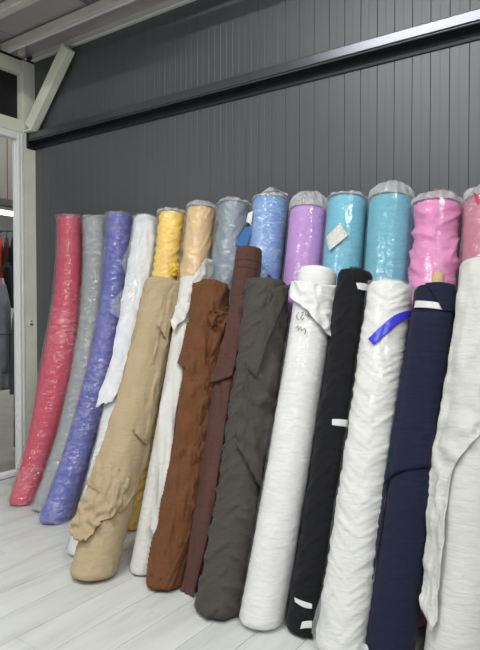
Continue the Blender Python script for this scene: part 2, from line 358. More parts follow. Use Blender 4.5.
# tops hang edge-on in a row across the view, jackets on a low rail nearer the door
A2 = R(146.5)
def on_rail(z, ends, label):
    ra = empty('clothes_rail', ((ends[0][0] + ends[1][0]) / 2, (ends[0][1] + ends[1][1]) / 2, 0)); tag(ra, label, 'clothes rail')
    child(MB().tube([(ends[0][0], ends[0][1], z), (ends[1][0], ends[1][1], z)], .0035).build('hanging_bar', M['black'], None, True), ra)
    for p in ends: child(MB().tube([(p[0], p[1], 0), (p[0], p[1], z)], .008).build('upright', M['black'], None, True), ra)
TOPS = [(G_or, 'orange top', 'orange top at the left end of the shop rail beyond the door'), (G_br, '', 'maroon top between the orange and navy tops beyond the door'), (G_nv, '', 'navy top at the right of the shop rail beyond the door')]
for i, (m, _, lab) in enumerate(TOPS):
    garment(-4.712 + .0455 * i, .825 + .0345 * i, 1.612 + (.01 if i == 2 else 0), 1.12, .36, .052, m, A2, lab, 'shirt', i + 1, 1.05, False)
garment(-4.385, .675, 1.375, 1.0, .26, .075, G_dk, A2, 'black top hanging below and before the maroon one beyond the door', 'shirt', 4, 1.1, False)
on_rail(1.675, ((-5.01, .61), (-4.10, 1.28)), 'thin black rail holding the row of edge-on tops beyond the door')
garment(-4.250, .520, 1.235, .70, .18, .10, G_pk, A2, 'dusty pink blouse behind the washed grey jacket', 'blouse', 7, 1.1, False)
garment(-3.985, .355, 1.17, .40, .22, .13, G_gr, A2, 'washed grey denim jacket on the low rail in the doorway', 'jacket', 5, 1.35)
garment(-3.845, .405, 1.03, .36, .14, .09, G_g2, A2, 'dark grey denim jacket beside the washed grey one', 'jacket', 6, 1.3, False)
garment(-3.615, .245, .74, .03, .12, .058, G_ck, A2, 'long dark checked coat hem hanging beside the door jamb', 'coat', 8, 1.1, False)
on_rail(1.305, ((-4.55, -.02), (-3.62, .70)), 'low black rail holding the denim jackets in the doorway')
on_rail(.812, ((-3.80, .03), (-3.46, .42)), 'short low black rail holding the checked coat in the doorway')

# ------------------------------------------------------------------ fabric rolls
ROLLS = {   # radius, foot, top, sag (metres)
    'red': (0.074, (-2.602, -0.44, 0.016), (-2.655, -0.085, 1.494), 0.085),
    'grey': (0.072, (-2.425, -0.423, 0.015), (-2.454, -0.08, 1.477), 0.105),
    'peri': (0.07, (-2.26, -0.508, 0.018), (-2.272, -0.08, 1.473), 0.095),
    'white4': (0.064, (-1.867, -0.669, 0.025), (-2.082, -0.08, 1.434), 0.05),
    'yellow': (0.068, (-1.905, -0.36, 0.02), (-1.907, -0.078, 1.443), 0.01),
    'tan': (0.07, (-1.69, -0.42, 0.022), (-1.725, -0.08, 1.446), 0.01),
    'slate': (0.075, (-1.5, -0.42, 0.022), (-1.532, -0.086, 1.444), 0.01),
    'blue': (0.077, (-1.315, -0.42, 0.022), (-1.342, -0.089, 1.446), 0.01),
    'lilac': (0.079, (-1.135, -0.42, 0.022), (-1.155, -0.093, 1.385), 0.01),
    'sky': (0.079, (-0.96, -0.42, 0.022), (-0.985, -0.091, 1.41), 0.01),
    'teal': (0.082, (-0.785, -0.42, 0.022), (-0.805, -0.096, 1.392), 0.01),
    'pink': (0.085, (-0.605, -0.42, 0.022), (-0.633, -0.099, 1.349), 0.008),
    'dusty': (0.085, (-0.42, -0.42, 0.022), (-0.454, -0.099, 1.349), 0.008),
    'A': (0.082, (-1.671, -0.785, 0.033), (-1.741, -0.325, 1.096), 0.01),
    'B': (0.052, (-1.544, -0.66, 0.016), (-1.599, -0.3, 1.11), 0.01),
    'C': (0.071, (-1.408, -0.689, 0.022), (-1.468, -0.345, 1.081), 0.034),
    'D': (0.044, (-1.278, -0.64, 0.014), (-1.316, -0.292, 1.222), 0.02),
    'E': (0.075, (-1.136, -0.73, 0.025), (-1.193, -0.355, 1.084), 0.02),
    'F': (0.072, (-0.987, -0.709, 0.022), (-0.993, -0.325, 1.121), 0.012),
    'G': (0.062, (-0.852, -0.666, 0.02), (-0.856, -0.3, 1.109), 0.008),
    'H': (0.073, (-0.722, -0.699, 0.024), (-0.714, -0.34, 1.06), 0.006),
    'I': (0.068, (-0.591, -0.66, 0.02), (-0.558, -0.35, 1.044), 0.006),
    'J': (0.085, (-0.415, -0.627, 0.021), (-0.401, -0.35, 1.119), 0.006),
}
FACE = {'red': -37.0, 'grey': -39.0, 'peri': -41.0, 'white4': -44.0, 'yellow': -47.0, 'tan': -50.0, 'slate': -53.0, 'blue': -56.0, 'lilac': -60.0, 'sky': -64.0, 'teal': -68.0, 'pink': -73.0, 'dusty': -78.0, 'A': -45.0, 'B': -48.0, 'C': -50.0, 'D': -54.0, 'E': -56.0, 'F': -60.0, 'G': -64.0, 'H': -67.0, 'I': -72.0, 'J': -77.0}

NETS={
('A','outer'):[[(-0.76,0.934,4),(-0.35,0.974,4),(0.32,0.994,4),(0.92,1.006,4)],[(-0.89,0.749,4),(-0.35,0.75,4),(0.37,0.762,4),(1.03,0.767,4)],[(-0.99,0.529,4),(-0.36,0.525,4),(0.36,0.526,4),(1.0,0.544,4)],[(-1.16,0.337,4),(-0.48,0.32,4),(0.37,0.314,4),(1.1,0.338,4)],[(-1.35,0.239,4),(-0.65,0.218,4),(0.38,0.17,4),(0.77,0.217,4)]],
('A','lower'):[[(-1.19,0.337,7),(-0.74,0.324,7),(-0.16,0.305,7),(0.49,0.277,7)],[(-1.22,0.214,8),(-0.76,0.194,8),(-0.22,0.171,8),(0.29,0.169,8)],[(-1.36,0.139,12),(-0.96,0.129,12),(-0.52,0.129,12),(-0.23,0.14,12)],[(-1.4,0.084,20),(-0.92,0.065,20),(-0.6,0.079,20),(-0.39,0.116,20)]],
('A','cuff'):[[(0.41,0.989,16),(0.63,0.997,16),(0.9,0.999,16)],[(0.17,0.886,24),(0.48,0.895,24),(0.84,0.899,24)],[(0.01,0.815,34),(0.37,0.808,34),(0.62,0.802,34)],[(0.24,0.796,22),(0.53,0.771,22),(0.73,0.748,22)]],
('A','strip'):[[(0.2,0.793,18),(0.44,0.776,18),(0.67,0.761,18)],[(0.15,0.662,20),(0.42,0.65,20),(0.7,0.63,20)],[(0.11,0.554,18),(0.48,0.538,18),(0.83,0.527,18)],[(0.04,0.433,12),(0.43,0.414,12),(0.86,0.397,12)]],
('B','top'):[[(0.36,1.035,10),(0.77,1.078,10),(1.41,1.079,10)],[(-0.26,0.975,14),(0.43,1.005,14),(1.48,1.041,14)],[(-0.66,0.909,18),(-0.09,0.919,18),(0.7,0.971,18)],[(-1.01,0.838,22),(-0.5,0.849,22),(0.13,0.897,22)],[(-0.75,0.779,18),(-0.59,0.809,18),(-0.14,0.837,18)]],
('B','tail'):[[(-0.29,0.811,14),(0.09,0.813,14),(0.52,0.818,14)],[(-0.51,0.647,18),(0.02,0.65,18),(0.56,0.656,18)],[(-0.77,0.522,24),(-0.35,0.525,24),(0.22,0.529,24)],[(-0.5,0.372,32),(-0.17,0.375,32),(0.42,0.379,32)],[(-0.24,0.229,38),(0.18,0.232,38),(0.56,0.226,38)],[(-0.31,0.129,40),(0.29,0.103,40),(0.69,0.088,40)]],
('C','outer'):[[(-0.84,0.994,5),(-0.39,1.006,5),(0.28,1.005,5),(0.79,0.995,5)],[(-0.92,0.822,6),(-0.26,0.821,6),(0.36,0.843,6),(1.17,0.884,6)],[(-0.91,0.641,7),(-0.28,0.643,7),(0.26,0.675,7),(0.92,0.764,7)],[(-0.84,0.467,7),(-0.27,0.47,7),(0.39,0.528,7),(0.86,0.639,7)],[(-0.85,0.332,6),(-0.27,0.311,6),(0.4,0.371,6),(0.84,0.517,6)],[(-0.82,0.139,4),(-0.19,0.123,4),(0.37,0.185,4),(0.78,0.349,4)],[(-0.9,0.006,1),(-0.31,-0.008,1),(0.3,0.015,1),(0.79,0.142,1)]],
('C','knot'):[[(-0.09,0.889,12),(0.44,0.897,12),(0.88,0.92,12)],[(-0.01,0.858,26),(0.5,0.853,26),(0.87,0.882,26)],[(0.21,0.83,14),(0.64,0.81,14),(1.03,0.847,14)]],
('C','side'):[[(-1.16,0.854,2),(-0.78,0.851,2)],[(-1.31,0.752,2),(-0.87,0.742,2)],[(-1.44,0.704,2),(-0.97,0.685,2)]],
('D','flap'):[[(-0.94,0.837,14),(-0.52,0.836,14),(0.09,0.844,14)],[(-1.15,0.729,18),(-0.58,0.728,18),(0.13,0.746,18)],[(-1.48,0.636,20),(-0.7,0.635,20),(-0.04,0.668,20)],[(-1.79,0.564,22),(-0.97,0.574,22),(-0.27,0.588,22)]],
('D','tail'):[[(-1.94,0.601,6),(-1.07,0.601,6),(-0.24,0.608,6)],[(-1.73,0.394,10),(-0.98,0.397,10),(-0.28,0.4,10)],[(-1.57,0.193,14),(-0.86,0.198,14),(-0.23,0.204,14)],[(-1.4,0.01,16),(-0.89,0.006,16),(-0.47,0.021,16)],[(-1.53,-0.02,18),(-0.93,-0.026,18),(-0.5,-0.027,18)]],
('E','outer'):[[(0.25,0.954,9),(0.6,0.974,9),(1.09,0.993,9)],[(-0.2,0.815,11),(0.42,0.839,11),(1.09,0.873,11)],[(-0.46,0.683,12),(0.25,0.695,12),(1.13,0.724,12)],[(-0.42,0.587,13),(0.22,0.587,13),(1.01,0.592,13)],[(-0.51,0.509,14),(0.13,0.493,14),(0.89,0.481,14)],[(-0.47,0.448,16),(0.16,0.394,16),(0.78,0.335,16)]],
('E','fold'):[[(0.59,0.971,22),(0.79,0.98,22),(1.03,0.992,22)],[(-0.04,0.853,26),(0.26,0.846,26),(0.5,0.84,26)],[(-0.54,0.693,24),(-0.33,0.678,24),(-0.03,0.661,24)]],
('F','flap'):[[(-1.21,0.952,8),(-0.57,0.944,8),(0.14,0.938,8),(0.89,0.949,8)],[(-1.23,0.919,9),(-0.51,0.896,9),(0.27,0.88,9),(1.03,0.889,9)],[(-1.05,0.893,12),(-0.36,0.861,12),(0.41,0.829,12),(1.14,0.832,12)],[(-0.93,0.885,14),(-0.18,0.842,14),(0.5,0.805,14),(1.09,0.778,14)]],
('G','tape_a'):[[(0.03,0.951,5),(0.35,0.954,5),(0.73,0.955,5)],[(0.18,0.933,5),(0.45,0.933,5),(0.77,0.937,5)]],
('G','tape_b'):[[(-0.26,0.542,5),(0.14,0.545,5),(0.55,0.547,5)],[(-0.22,0.525,5),(0.19,0.526,5),(0.59,0.528,5)]],
('G','tape_c'):[[(-0.78,0.061,5),(-0.41,0.059,5),(0.08,0.058,5)],[(-0.71,0.051,5),(-0.32,0.045,5),(0.11,0.046,5)]],
('G','tape_d'):[[(-0.26,0.01,5),(-0.04,0.015,5),(0.2,0.018,5)],[(-0.3,-0.008,5),(-0.03,-0.002,5),(0.24,0.001,5)]],
('H','tape'):[[(-0.65,0.811,10),(-0.19,0.854,10),(0.37,0.894,10),(1.0,0.924,10)],[(-0.4,0.793,10),(0.1,0.833,10),(0.56,0.874,10),(1.03,0.907,10)]],
('H','film'):[[(-0.86,0.129,8),(-0.6,0.128,8)],[(-1.07,0.071,8),(-0.67,0.078,8)],[(-1.13,0.015,8),(-0.62,0.026,8)],[(-0.9,-0.027,8),(-0.45,-0.017,8)]],
('I','foot_tape'):[[(-1.09,0.005,5),(-0.88,0.005,5)],[(-1.08,-0.017,5),(-0.77,-0.006,5)]],
('I','outer'):[[(-0.9,0.916,4),(-0.41,0.913,4),(0.22,0.917,4),(0.76,0.927,4)],[(-1.04,0.743,4),(-0.51,0.743,4),(0.11,0.748,4),(0.8,0.759,4)],[(-1.11,0.569,5),(-0.59,0.578,5),(-0.01,0.589,5),(0.66,0.601,5)],[(-1.11,0.417,7),(-0.69,0.453,7),(-0.11,0.471,7),(0.55,0.485,7)]],
('I','corner'):[[(-0.56,1.0,5),(0.06,1.005,5),(0.7,1.006,5)],[(-0.02,0.955,8),(0.39,0.96,8),(0.84,0.964,8)],[(0.34,0.92,10),(0.56,0.924,10),(0.76,0.926,10)]],
('I','side'):[[(-1.16,0.461,2),(-0.91,0.464,2)],[(-1.39,0.383,2),(-1.04,0.388,2)],[(-1.58,0.314,2),(-0.98,0.322,2)],[(-1.29,0.249,2),(-1.0,0.255,2)],[(-1.16,0.16,2),(-1.04,0.163,2)]],
('I','tape'):[[(-0.86,0.949,6),(-0.34,0.945,6),(0.22,0.943,6)],[(-0.87,0.928,6),(-0.31,0.925,6),(0.37,0.924,6)]],
('J','outer'):[[(-0.9,0.975,5),(-0.48,0.989,5),(-0.01,0.99,5),(0.46,0.98,5)],[(-1.03,0.755,6),(-0.47,0.752,6),(0.14,0.755,6),(0.73,0.763,6)],[(-1.13,0.597,8),(-0.55,0.599,8),(0.04,0.6,8),(0.76,0.609,8)],[(-1.34,0.467,10),(-0.85,0.477,10),(-0.4,0.507,10),(0.23,0.558,10)],[(-1.3,0.366,12),(-1.04,0.376,12),(-0.79,0.4,12),(-0.59,0.456,12)],[(-1.19,0.223,14),(-0.94,0.23,14),(-0.77,0.235,14),(-0.66,0.285,14)],[(-1.18,0.129,16),(-0.98,0.102,16),(-0.77,0.073,16),(-0.64,0.104,16)]],
('white4','flap'):[[(-0.71,0.97,10),(-0.03,0.979,10),(0.77,0.98,10)],[(-0.97,0.809,10),(-0.32,0.803,10),(0.59,0.812,10)],[(-1.05,0.675,12),(-0.4,0.664,12),(0.47,0.671,12)],[(-1.05,0.544,14),(-0.51,0.541,14),(0.21,0.545,14)],[(-1.23,0.435,18),(-0.65,0.423,18),(-0.18,0.434,18)],[(-1.4,0.365,22),(-0.87,0.375,22),(-0.49,0.381,22)]],
('white4','torn'):[[(-0.76,0.935,14),(-0.37,0.922,14)],[(-1.29,0.844,18),(-0.49,0.828,18)],[(-0.91,0.755,18),(-0.22,0.735,18)],[(-1.6,0.711,20),(-0.68,0.685,20)],[(-1.7,0.672,18),(-0.78,0.637,18)]],
('yellow','tuck'):[[(0.04,0.827,6),(0.45,0.827,6),(0.83,0.836,6)],[(0.22,0.807,14),(0.54,0.804,14),(0.83,0.812,14)],[(0.34,0.786,6),(0.68,0.784,6),(0.94,0.792,6)]],
('blue','tail'):[[(-1.24,0.912,4),(-0.87,0.91,4)],[(-1.52,0.886,4),(-0.95,0.869,4)],[(-1.7,0.863,4),(-1.07,0.847,4)]],
('blue','label'):[[(-1.13,0.952,8),(-0.87,0.954,8)],[(-1.19,0.926,8),(-0.9,0.915,8)]],
('sky','label'):[[(-0.29,0.916,9),(-0.07,0.897,9),(0.16,0.881,9)],[(-0.56,0.896,9),(-0.41,0.879,9),(-0.25,0.859,9)],[(-0.84,0.881,9),(-0.77,0.86,9),(-0.64,0.839,9)]],
('dusty','strip'):[[(-0.63,1.008,3),(-0.44,0.996,3)],[(-0.54,0.988,3),(-0.36,0.98,3)],[(-0.43,0.968,3),(-0.07,0.964,3)]],
}


class Roll:
    def __init__(s, key):
        s.key = key; s.r, b, t, s.sag = ROLLS[key]; s.b = Vector(b); s.t = Vector(t)
        s.ax = s.t - s.b; s.L = s.ax.length; a = s.ax / s.L
        sd = Vector((0, 1, 0)) - a * a.y; s.sd = sd.normalized()
        fa = R(FACE[key]); s.F0 = Vector((math.cos(fa), math.sin(fa), 0))
    def frame(s, k):
        c = s.b + s.ax * k + s.sd * (s.sag * 4 * k * (1 - k)); T = (s.ax + s.sd * (s.sag * 4 * (1 - 2 * k))).normalized()
        F = (s.F0 - T * s.F0.dot(T)).normalized()
        return c, T, T.cross(F), F
    def settle(s, p, T, k):
        """the soft foot slumps until its wound edge nearly lies on the floor"""
        if k > .14: return p
        c, T0, S0, F0 = s.frame(0); q = p - s.frame(max(k, 0))[0]
        z0 = c.z + q.x * 0 + (S0 * q.dot(s.frame(max(k, 0))[2]) + F0 * q.dot(s.frame(max(k, 0))[3])).z
        w = 1 - max(k, 0) / .14; w = w * w * (3 - 2 * w)
        return p - T0 * (z0 * .70 / T0.z * w)
    def at(s, th, k, rad):
        c, T, S, F = s.frame(k); return s.settle(c + S * (math.sin(th) * rad) + F * (math.cos(th) * rad), T, k)
    def flap_pt(s, lat, k, off):
        c, T, S, F = s.frame(k); a = abs(lat)
        h = math.sqrt(1 - a * a) if a < .88 else .475 - 1.1 * (a - .88)
        q = max(0, min(1, (a - .3) / .6)) * .5 * (1 if lat > 0 else -1)
        return c + S * (lat * s.r + off * q) + F * (h * s.r + off)

def fold(x, y, z, ridged):
    if not ridged: return noise.noise(Vector((x, y, z)))
    wp = .35 * noise.noise(Vector((x * 1.7 + 9, y * 1.7, z * 1.7)))
    r = 1 - min(1, abs(noise.noise(Vector((x + wp, y + wp, z + wp)))) * 2.6)
    return r * r - .25
def wrinkle(ro, th, k, ws, seed):
    """ws: (amp mm, waves around, waves per metre along, twist, ridged)"""
    w = 0
    for i, (amp, fa, fs, tw, rg) in enumerate(ws):
        w += amp * .001 * fold(math.sin(th + .3) * fa + seed * 3.1 + i * 7.7, math.cos(th + .3) * fa, k * ro.L * fs + tw * math.sin(th * .5 + .2) + i * 5.3, rg)
    return w

def roll_body(ro, mat, parent, ws, seed, prof=None, nth=80, ns=210, r=None, name='fabric'):
    v = []; f = []; r = r or ro.r
    ks = [0, .004, .012] + [.02 + .96 * i / ns for i in range(ns + 1)] + [.988, .996, 1.0]
    for k in ks:
        e = 1.0
        d = min(k, 1 - k) * ro.L
        if d < .016: e = 1 - .10 * (1 - d / .016) ** 2
        pr = prof(k) if prof else 1
        for j in range(nth):
            th = 2 * math.pi * j / nth
            v.append(ro.at(th, k, r * e * pr + wrinkle(ro, th, k, ws, seed)))
    m = len(ks)
    for i in range(m - 1):
        for j in range(nth): f.append([i * nth + j, i * nth + (j + 1) % nth, (i + 1) * nth + (j + 1) % nth, (i + 1) * nth + j])
    # wound ends: concentric layers stepping in towards the core hole
    for end, base in ((0, 0), (1, (m - 1) * nth)):
        prev = base; sgn = -1 if end == 0 else 1
        for q, fr in enumerate((.80, .66, .64, .48, .46, .30)):
            st = len(v); dz = (.0015 if q % 2 == 0 else -.004) * sgn / ro.L
            for j in range(nth):
                th = 2 * math.pi * j / nth; v.append(ro.at(th, (1.0 if end else 0.0) + dz * (1 if end else .2), r * .9 * fr))
            for j in range(nth):
                a = [prev + j, prev + (j + 1) % nth, st + (j + 1) % nth, st + j]
                f.append(a if end else a[::-1])
            prev = st
        st = len(v)
        c = ro.frame(.97 if end else .03)[0]; v.append(c)
        for j in range(nth):
            a = [prev + j, prev + (j + 1) % nth, st]; f.append(a if end else a[::-1])
    return obj(name, v, f, mat, parent, True)

def core_tube(ro, parent, out_top=.006):
    cr = min(.026, ro.r * .30) * .93; mb = MB()
    k1 = 1 + out_top / ro.L
    return mb.tube([ro.frame(.955)[0], ro.frame(.98)[0], ro.frame(k1)[0]], cr, 20).build('core_tube', M['card'], parent, False)

def film(ro, mat, parent, seed, gap=.005, k0=0.0, k1=1.0, cap=None, ws=None, nth=80, ns=300, name='plastic_wrap', prof=None, cap_only=False):
    """clear film hugging the roll; cap = (height, neck radius factor, folds, tuft) closes it over the top as a gathered bag"""
    ws = ws or [(4.0, 1.6, 30, 2.5, True), (2.2, 3.0, 70, 4, True), (2.5, 1.2, 6, 1, False)]
    if cap and not cap_only:
        film(ro, M['bag_top'] if cap[0] > .009 else mat, parent, seed, gap, k0, k1, cap, ws, nth, ns, 'bag_top', prof, True); cap = None
    v = []; f = []; rows = []
    for i in range(ns + 1):
        k = k0 + (k1 - k0) * i / ns
        rows.append((k, 1.0, 0))
    if cap_only: rows = rows[-1:]
    if cap:
        hgt, neck, nf, tuft = cap
        for q in range(1, 17):
            t = q / 16; ang = t * math.pi / 2
            rows.append((k1 + hgt * math.sin(ang) / ro.L, neck + (1 - neck) * math.cos(ang) ** .9, t))
        if tuft:
            for q in range(1, 6): rows.append((k1 + (hgt + tuft * q / 5) / ro.L, neck * (1 + .9 * (q / 5) ** 1.5), 1))
    for k, fr, ct in rows:
        kk = min(k, 1.0)
        pr = prof(kk) if prof else 1
        for j in range(nth):
            th = 2 * math.pi * j / nth
            rad = (ro.r * pr + gap + wrinkle(ro, th, kk, ws, seed)) * fr
            if ct: rad *= 1 + .07 * math.sin(math.pi * min(1, ct * 1.1)) * math.sin(nf * th + 3 * noise.noise(Vector((math.sin(th) * 1.5, math.cos(th) * 1.5, seed)))) + .08 * ct * noise.noise(Vector((math.sin(th) * 3, math.cos(th) * 3, seed)))
            p = ro.at(th, kk, rad)
            if k > 1: p = p + ro.frame(1)[1] * ((k - 1) * ro.L + .012 * ct * noise.noise(Vector((math.sin(th) * 1.5, math.cos(th) * 1.5, seed + 9))))
            v.append(p)
    m = len(rows)
    for i in range(m - 1):
        for j in range(nth): f.append([i * nth + j, i * nth + (j + 1) % nth, (i + 1) * nth + (j + 1) % nth, (i + 1) * nth + j])
    if cap and not cap[3]:
        v.append(sum((v[(m - 1) * nth + j] for j in range(nth)), Vector()) / nth)
        for j in range(nth): f.append([(m - 1) * nth + j, (m - 1) * nth + (j + 1) % nth, len(v) - 1])
    return obj(name, v, f, mat, parent, True)

def cr_(p0, p1, p2, p3, t):
    return .5 * ((2 * p1) + (-p0 + p2) * t + (2 * p0 - 5 * p1 + 4 * p2 - p3) * t * t + (-p0 + 3 * p1 - 3 * p2 + p3) * t ** 3)
def spline(row, x):
    n = len(row) - 1; i = min(int(x * n), n - 1); t = x * n - i
    g = lambda j: row[j] if 0 <= j <= n else (2 * row[0] - row[1] if j < 0 else 2 * row[n] - row[n - 1])
    return cr_(g(i - 1), g(i), g(i + 1), g(i + 2), t)
def patch(ro, net, mat, parent, name, ws=(), seed=0, thick=.0016, res=9, ragged=0.0, curl=0.0):
    """a sheet lying over the roll, drawn through a net of (sideways, along, lift mm) points"""
    rows = [[Vector(c) for c in rw] for rw in net]
    nu = max(2, (len(rows[0]) - 1) * res); nv = max(2, (len(rows) - 1) * res)
    top = []; bot = []
    for i in range(nv + 1):
        y = i / nv
        for j in range(nu + 1):
            x = j / nu
            q = spline([spline(rw, x) for rw in rows], y)
            lat, k, off = q.x, q.y, q.z * .001
            if ragged:
                if i >= nv - 1: k += ragged * noise.noise(Vector((x * 9, seed, 0))) / ro.L
                e = 1 if j == 0 else (-1 if j == nu else 0)
                if e: lat += e * ragged * .6 * noise.noise(Vector((y * 9, seed + e, 3))) / ro.r
            X = lat * ro.r; Y = k * ro.L
            sc_w = min(1, max(0, off) / .005)
            for n_, (amp, fx, fy, tw, rg) in enumerate(ws):
                off += sc_w * amp * .001 * fold(X * fx + Y * tw + seed * 2.3 + n_ * 4.1, Y * fy - X * tw + n_, seed, rg)
            if curl: off += curl * max(0, y - .8) / .2 * (.5 + .5 * math.sin(x * 9 + seed)) + curl * .5 * (max(0, .1 - x) + max(0, x - .9)) / .1
            off = max(off, .0015)
            top.append(ro.flap_pt(lat, k, off)); bot.append(ro.flap_pt(lat, k, off - thick))
    n = len(top); W = nu + 1; f = []
    if not thick:      # film, a single skin
        for i in range(nv):
            for j in range(nu): a = i * W + j; f.append([a, a + W, a + W + 1, a + 1])
        return obj(name, top, f, mat, parent, True)
    for i in range(nv):
        for j in range(nu):
            a = i * W + j; f.append([a, a + W, a + W + 1, a + 1]); f.append([n + a, n + a + 1, n + a + W + 1, n + a + W])
    ring = [j for j in range(W)] + [i * W + nu for i in range(1, nv + 1)] + [nv * W + j for j in range(nu - 1, -1, -1)] + [i * W for i in range(nv - 1, 0, -1)]
    for a, b in zip(ring, ring[1:] + ring[:1]): f.append([a, b, n + b, n + a])
    return obj(name, top + bot, f, mat, parent, True)

def roll_thing(key, label, group):
    ro = Roll(key); t = empty('fabric_roll', (0, 0, 0)); tag(t, label, 'fabric roll', group)
    return ro, t
BACK = 'film-wrapped rolls standing against the wall'; FRONT = 'rolls leaning in front'
SMOOTH = [(1.6, 1.2, 4, .6, False), (.9, 1.0, 18, 2, True), (.5, 2, 30, 1, False)]
SOFT = [(2.5, 1.4, 7, 1.2, False), (1.8, .9, 30, 3, True)]
RINGS = [(1.2, .8, 60, 2.0, False), (1.0, .8, 90, 3.0, True), (2.0, 1.2, 6, .8, False)]

def finish(t, ro):
    t.location = (ro.b.x, ro.b.y, 0)
    for c in t.children: c.matrix_parent_inverse = t.matrix_basis.inverted()

# ---- back row
F = {k: fabric(k + '_cloth', rgb(*c)) for k, c in dict(red=(205, 40, 84), grey=(150, 156, 158), peri=(76, 82, 176), white4=(222, 225, 230), yellow=(252, 212, 84),
     tan=(226, 192, 138), slate=(122, 138, 150), blue=(112, 160, 218), lilac=(192, 146, 212), sky=(112, 186, 210), teal=(106, 180, 200), pink=(224, 140, 192), dusty=(196, 104, 140)).items()}
def bulge(k): return .88 + .10 * min(1, k * 1.2) + .34 * math.exp(-((k - .45) / .24) ** 2)
def bulge_small(k): return .97 + .10 * math.exp(-((k - .45) / .3) ** 2)
BK = [
 ('red', 'crimson pink fabric roll in clear film, leftmost of the rolls by the door post', SMOOTH, 'plastic', None, None),
 ('grey', 'light grey fabric roll in crinkled film between crimson and periwinkle rolls', SOFT, 'plastic_crinkled', (.010, .55, 9, .0), None),
 ('peri', 'periwinkle blue fabric roll in shiny crinkled clear film', SMOOTH, 'plastic_crinkled', None, None),
 ('white4', 'white fabric roll in torn film with loose cloth, behind the beige roll', SOFT, 'plastic_milky', (.006, .5, 7, 0), None),
 ('yellow', 'bright yellow fabric roll in clear film, top showing above the beige roll', [(7.0, .5, 26, -1.6, True), (2, 1.2, 6, 1, False)], 'plastic', (.022, .35, 10, .0), None),
 ('tan', 'golden tan fabric roll in clear film beside the yellow roll', [(8.0, .5, 12, -4, True), (2, 1.2, 6, 1, False)], 'plastic', (.034, .4, 8, .0), None),
 ('slate', 'slate grey fabric roll in glossy film beside the golden tan roll', [(8, .6, 16, -4, True), (2, 1.2, 6, 1, False)], 'plastic', (.020, .45, 11, .0), None),
 ('blue', 'cornflower blue fabric roll in film with a twisted plastic tuft on top', SMOOTH, 'plastic', (.020, .30, 10, .0), None),
 ('lilac', 'lilac fabric roll in clear bag gathered into a dome on top', SMOOTH, 'plastic_bag', (.078, .20, 13, .0), None),
 ('sky', 'sky blue fabric roll in film with a tilted white paper label', SMOOTH, 'plastic_bag', (.020, .35, 12, .0), None),
 ('teal', 'tall turquoise fabric roll in domed bag right of the labelled sky blue roll', SMOOTH, 'plastic_bag', (.060, .25, 13, .0), None),
 ('pink', 'bright pink creased fabric roll in loose clear bag', [(13, .35, 14, -1.4, True), (4, .6, 30, -2, True), (2, 1.2, 6, 1, False)], 'plastic_bag', (.040, .42, 12, .0), None),
 ('dusty', 'dusty rose fabric roll in clear bag, cut by the right picture edge', SOFT, 'plastic_milky', (.050, .35, 10, .0), None),
]
things = {}
for i, (key, label, ws, film_m, cap, _) in enumerate(BK):
    ro, t = roll_thing(key, label, BACK); things[key] = (ro, t)
    pr = {'red': bulge, 'peri': bulge_small, 'grey': bulge_small}.get(key)
    gp = {'red': .007, 'pink': .011, 'yellow': .008, 'tan': .008, 'slate': .008}.get(key, .004)
    roll_body(ro, F[key], t, ws, i + 1, pr, r=ro.r - .001 - gp * .6)
    core_tube(ro, t)
    if cap is None:
        film(ro, M[film_m], t, i + 20, gp * .5, 0, 1.004, (.004, .62, 9, 0), prof=pr)
    else:
        film(ro, M[film_m], t, i + 20, gp * .5 + .001, 0, 1.0, cap,
             ws=None if film_m != 'plastic_bag' else [(2.0, 1.5, 9, 1.2, False), (1.4, 6, 4, .5, True), (.8, 3, 30, 1, True)], prof=pr)

def P(key, nm): return NETS[(key, nm)]
ro, t = things['white4']
patch(ro, P('white4', 'flap'), F['white4'], t, 'loose_cloth', [(11, 22, 6, 12, True), (5, 40, 30, 10, True)], 3, ragged=.012)
patch(ro, P('white4', 'torn'), M['film_scrap'], t, 'torn_film', [(6, 14, 14, 8, True)], 5, thick=0, ragged=.014)
ro, t = things['yellow']
patch(ro, P('yellow', 'tuck'), F['yellow'], t, 'loose_cloth', [(7, 50, 50, 10, True)], 4, ragged=.006)
ro, t = things['blue']
patch(ro, P('blue', 'tail'), fabric('bright_blue_cloth', rgb(62, 116, 176)), t, 'loose_cloth', [(3, 30, 8, 10, False)], 6)
lb = patch(ro, P('blue', 'label'), M['paper'], t, 'paper_label', [], 6, .0006); lb['label'] = 'small white paper label'
# twisted film tuft
c, T, S_, F_ = ro.frame(1.0)
mb = MB(); pts = []
tv = []; tf = []
for i in range(13):
    k = i / 12; cpt = c + T * (.022 + .020 * math.sin(k * 2.6)) + S_ * (-.045 + .115 * k) + F_ * (.01)
    wdt = .010 + .010 * math.sin(k * 3.0) ** 2 + .006 * k; tw = k * 2.4
    for j in range(9):
        q = j / 8 * 2 - 1; tv.append(cpt + (T * math.cos(tw) + F_ * math.sin(tw)) * (q * wdt) + T * (.004 * math.sin(q * 5 + k * 9)))
for i in range(12):
    for j in range(8): tf.append([i * 9 + j, i * 9 + j + 1, (i + 1) * 9 + j + 1, (i + 1) * 9 + j])
obj('film_tuft', tv, tf, plastic('bunched_film', .62, .3, .85, (60, 60, 60), (.80, .79, .74, 1)), t, True)
ro, t = things['sky']
def printed_label():
    m, N, L, Pn = newmat('printed_paper_label')
    v = coords(N, L, (1, 1, 1)); n = noise_node(N, L, coords(N, L, (220, 220, 420)), 1, 2)
    cr = ramp(N, L, n.outputs['Fac'], [(.40, rgb(160, 158, 152)), (.52, rgb(226, 228, 224))]); L.new(cr.outputs['Color'], Pn.inputs['Base Color']); Pn.inputs['Roughness'].default_value = .6
    return m
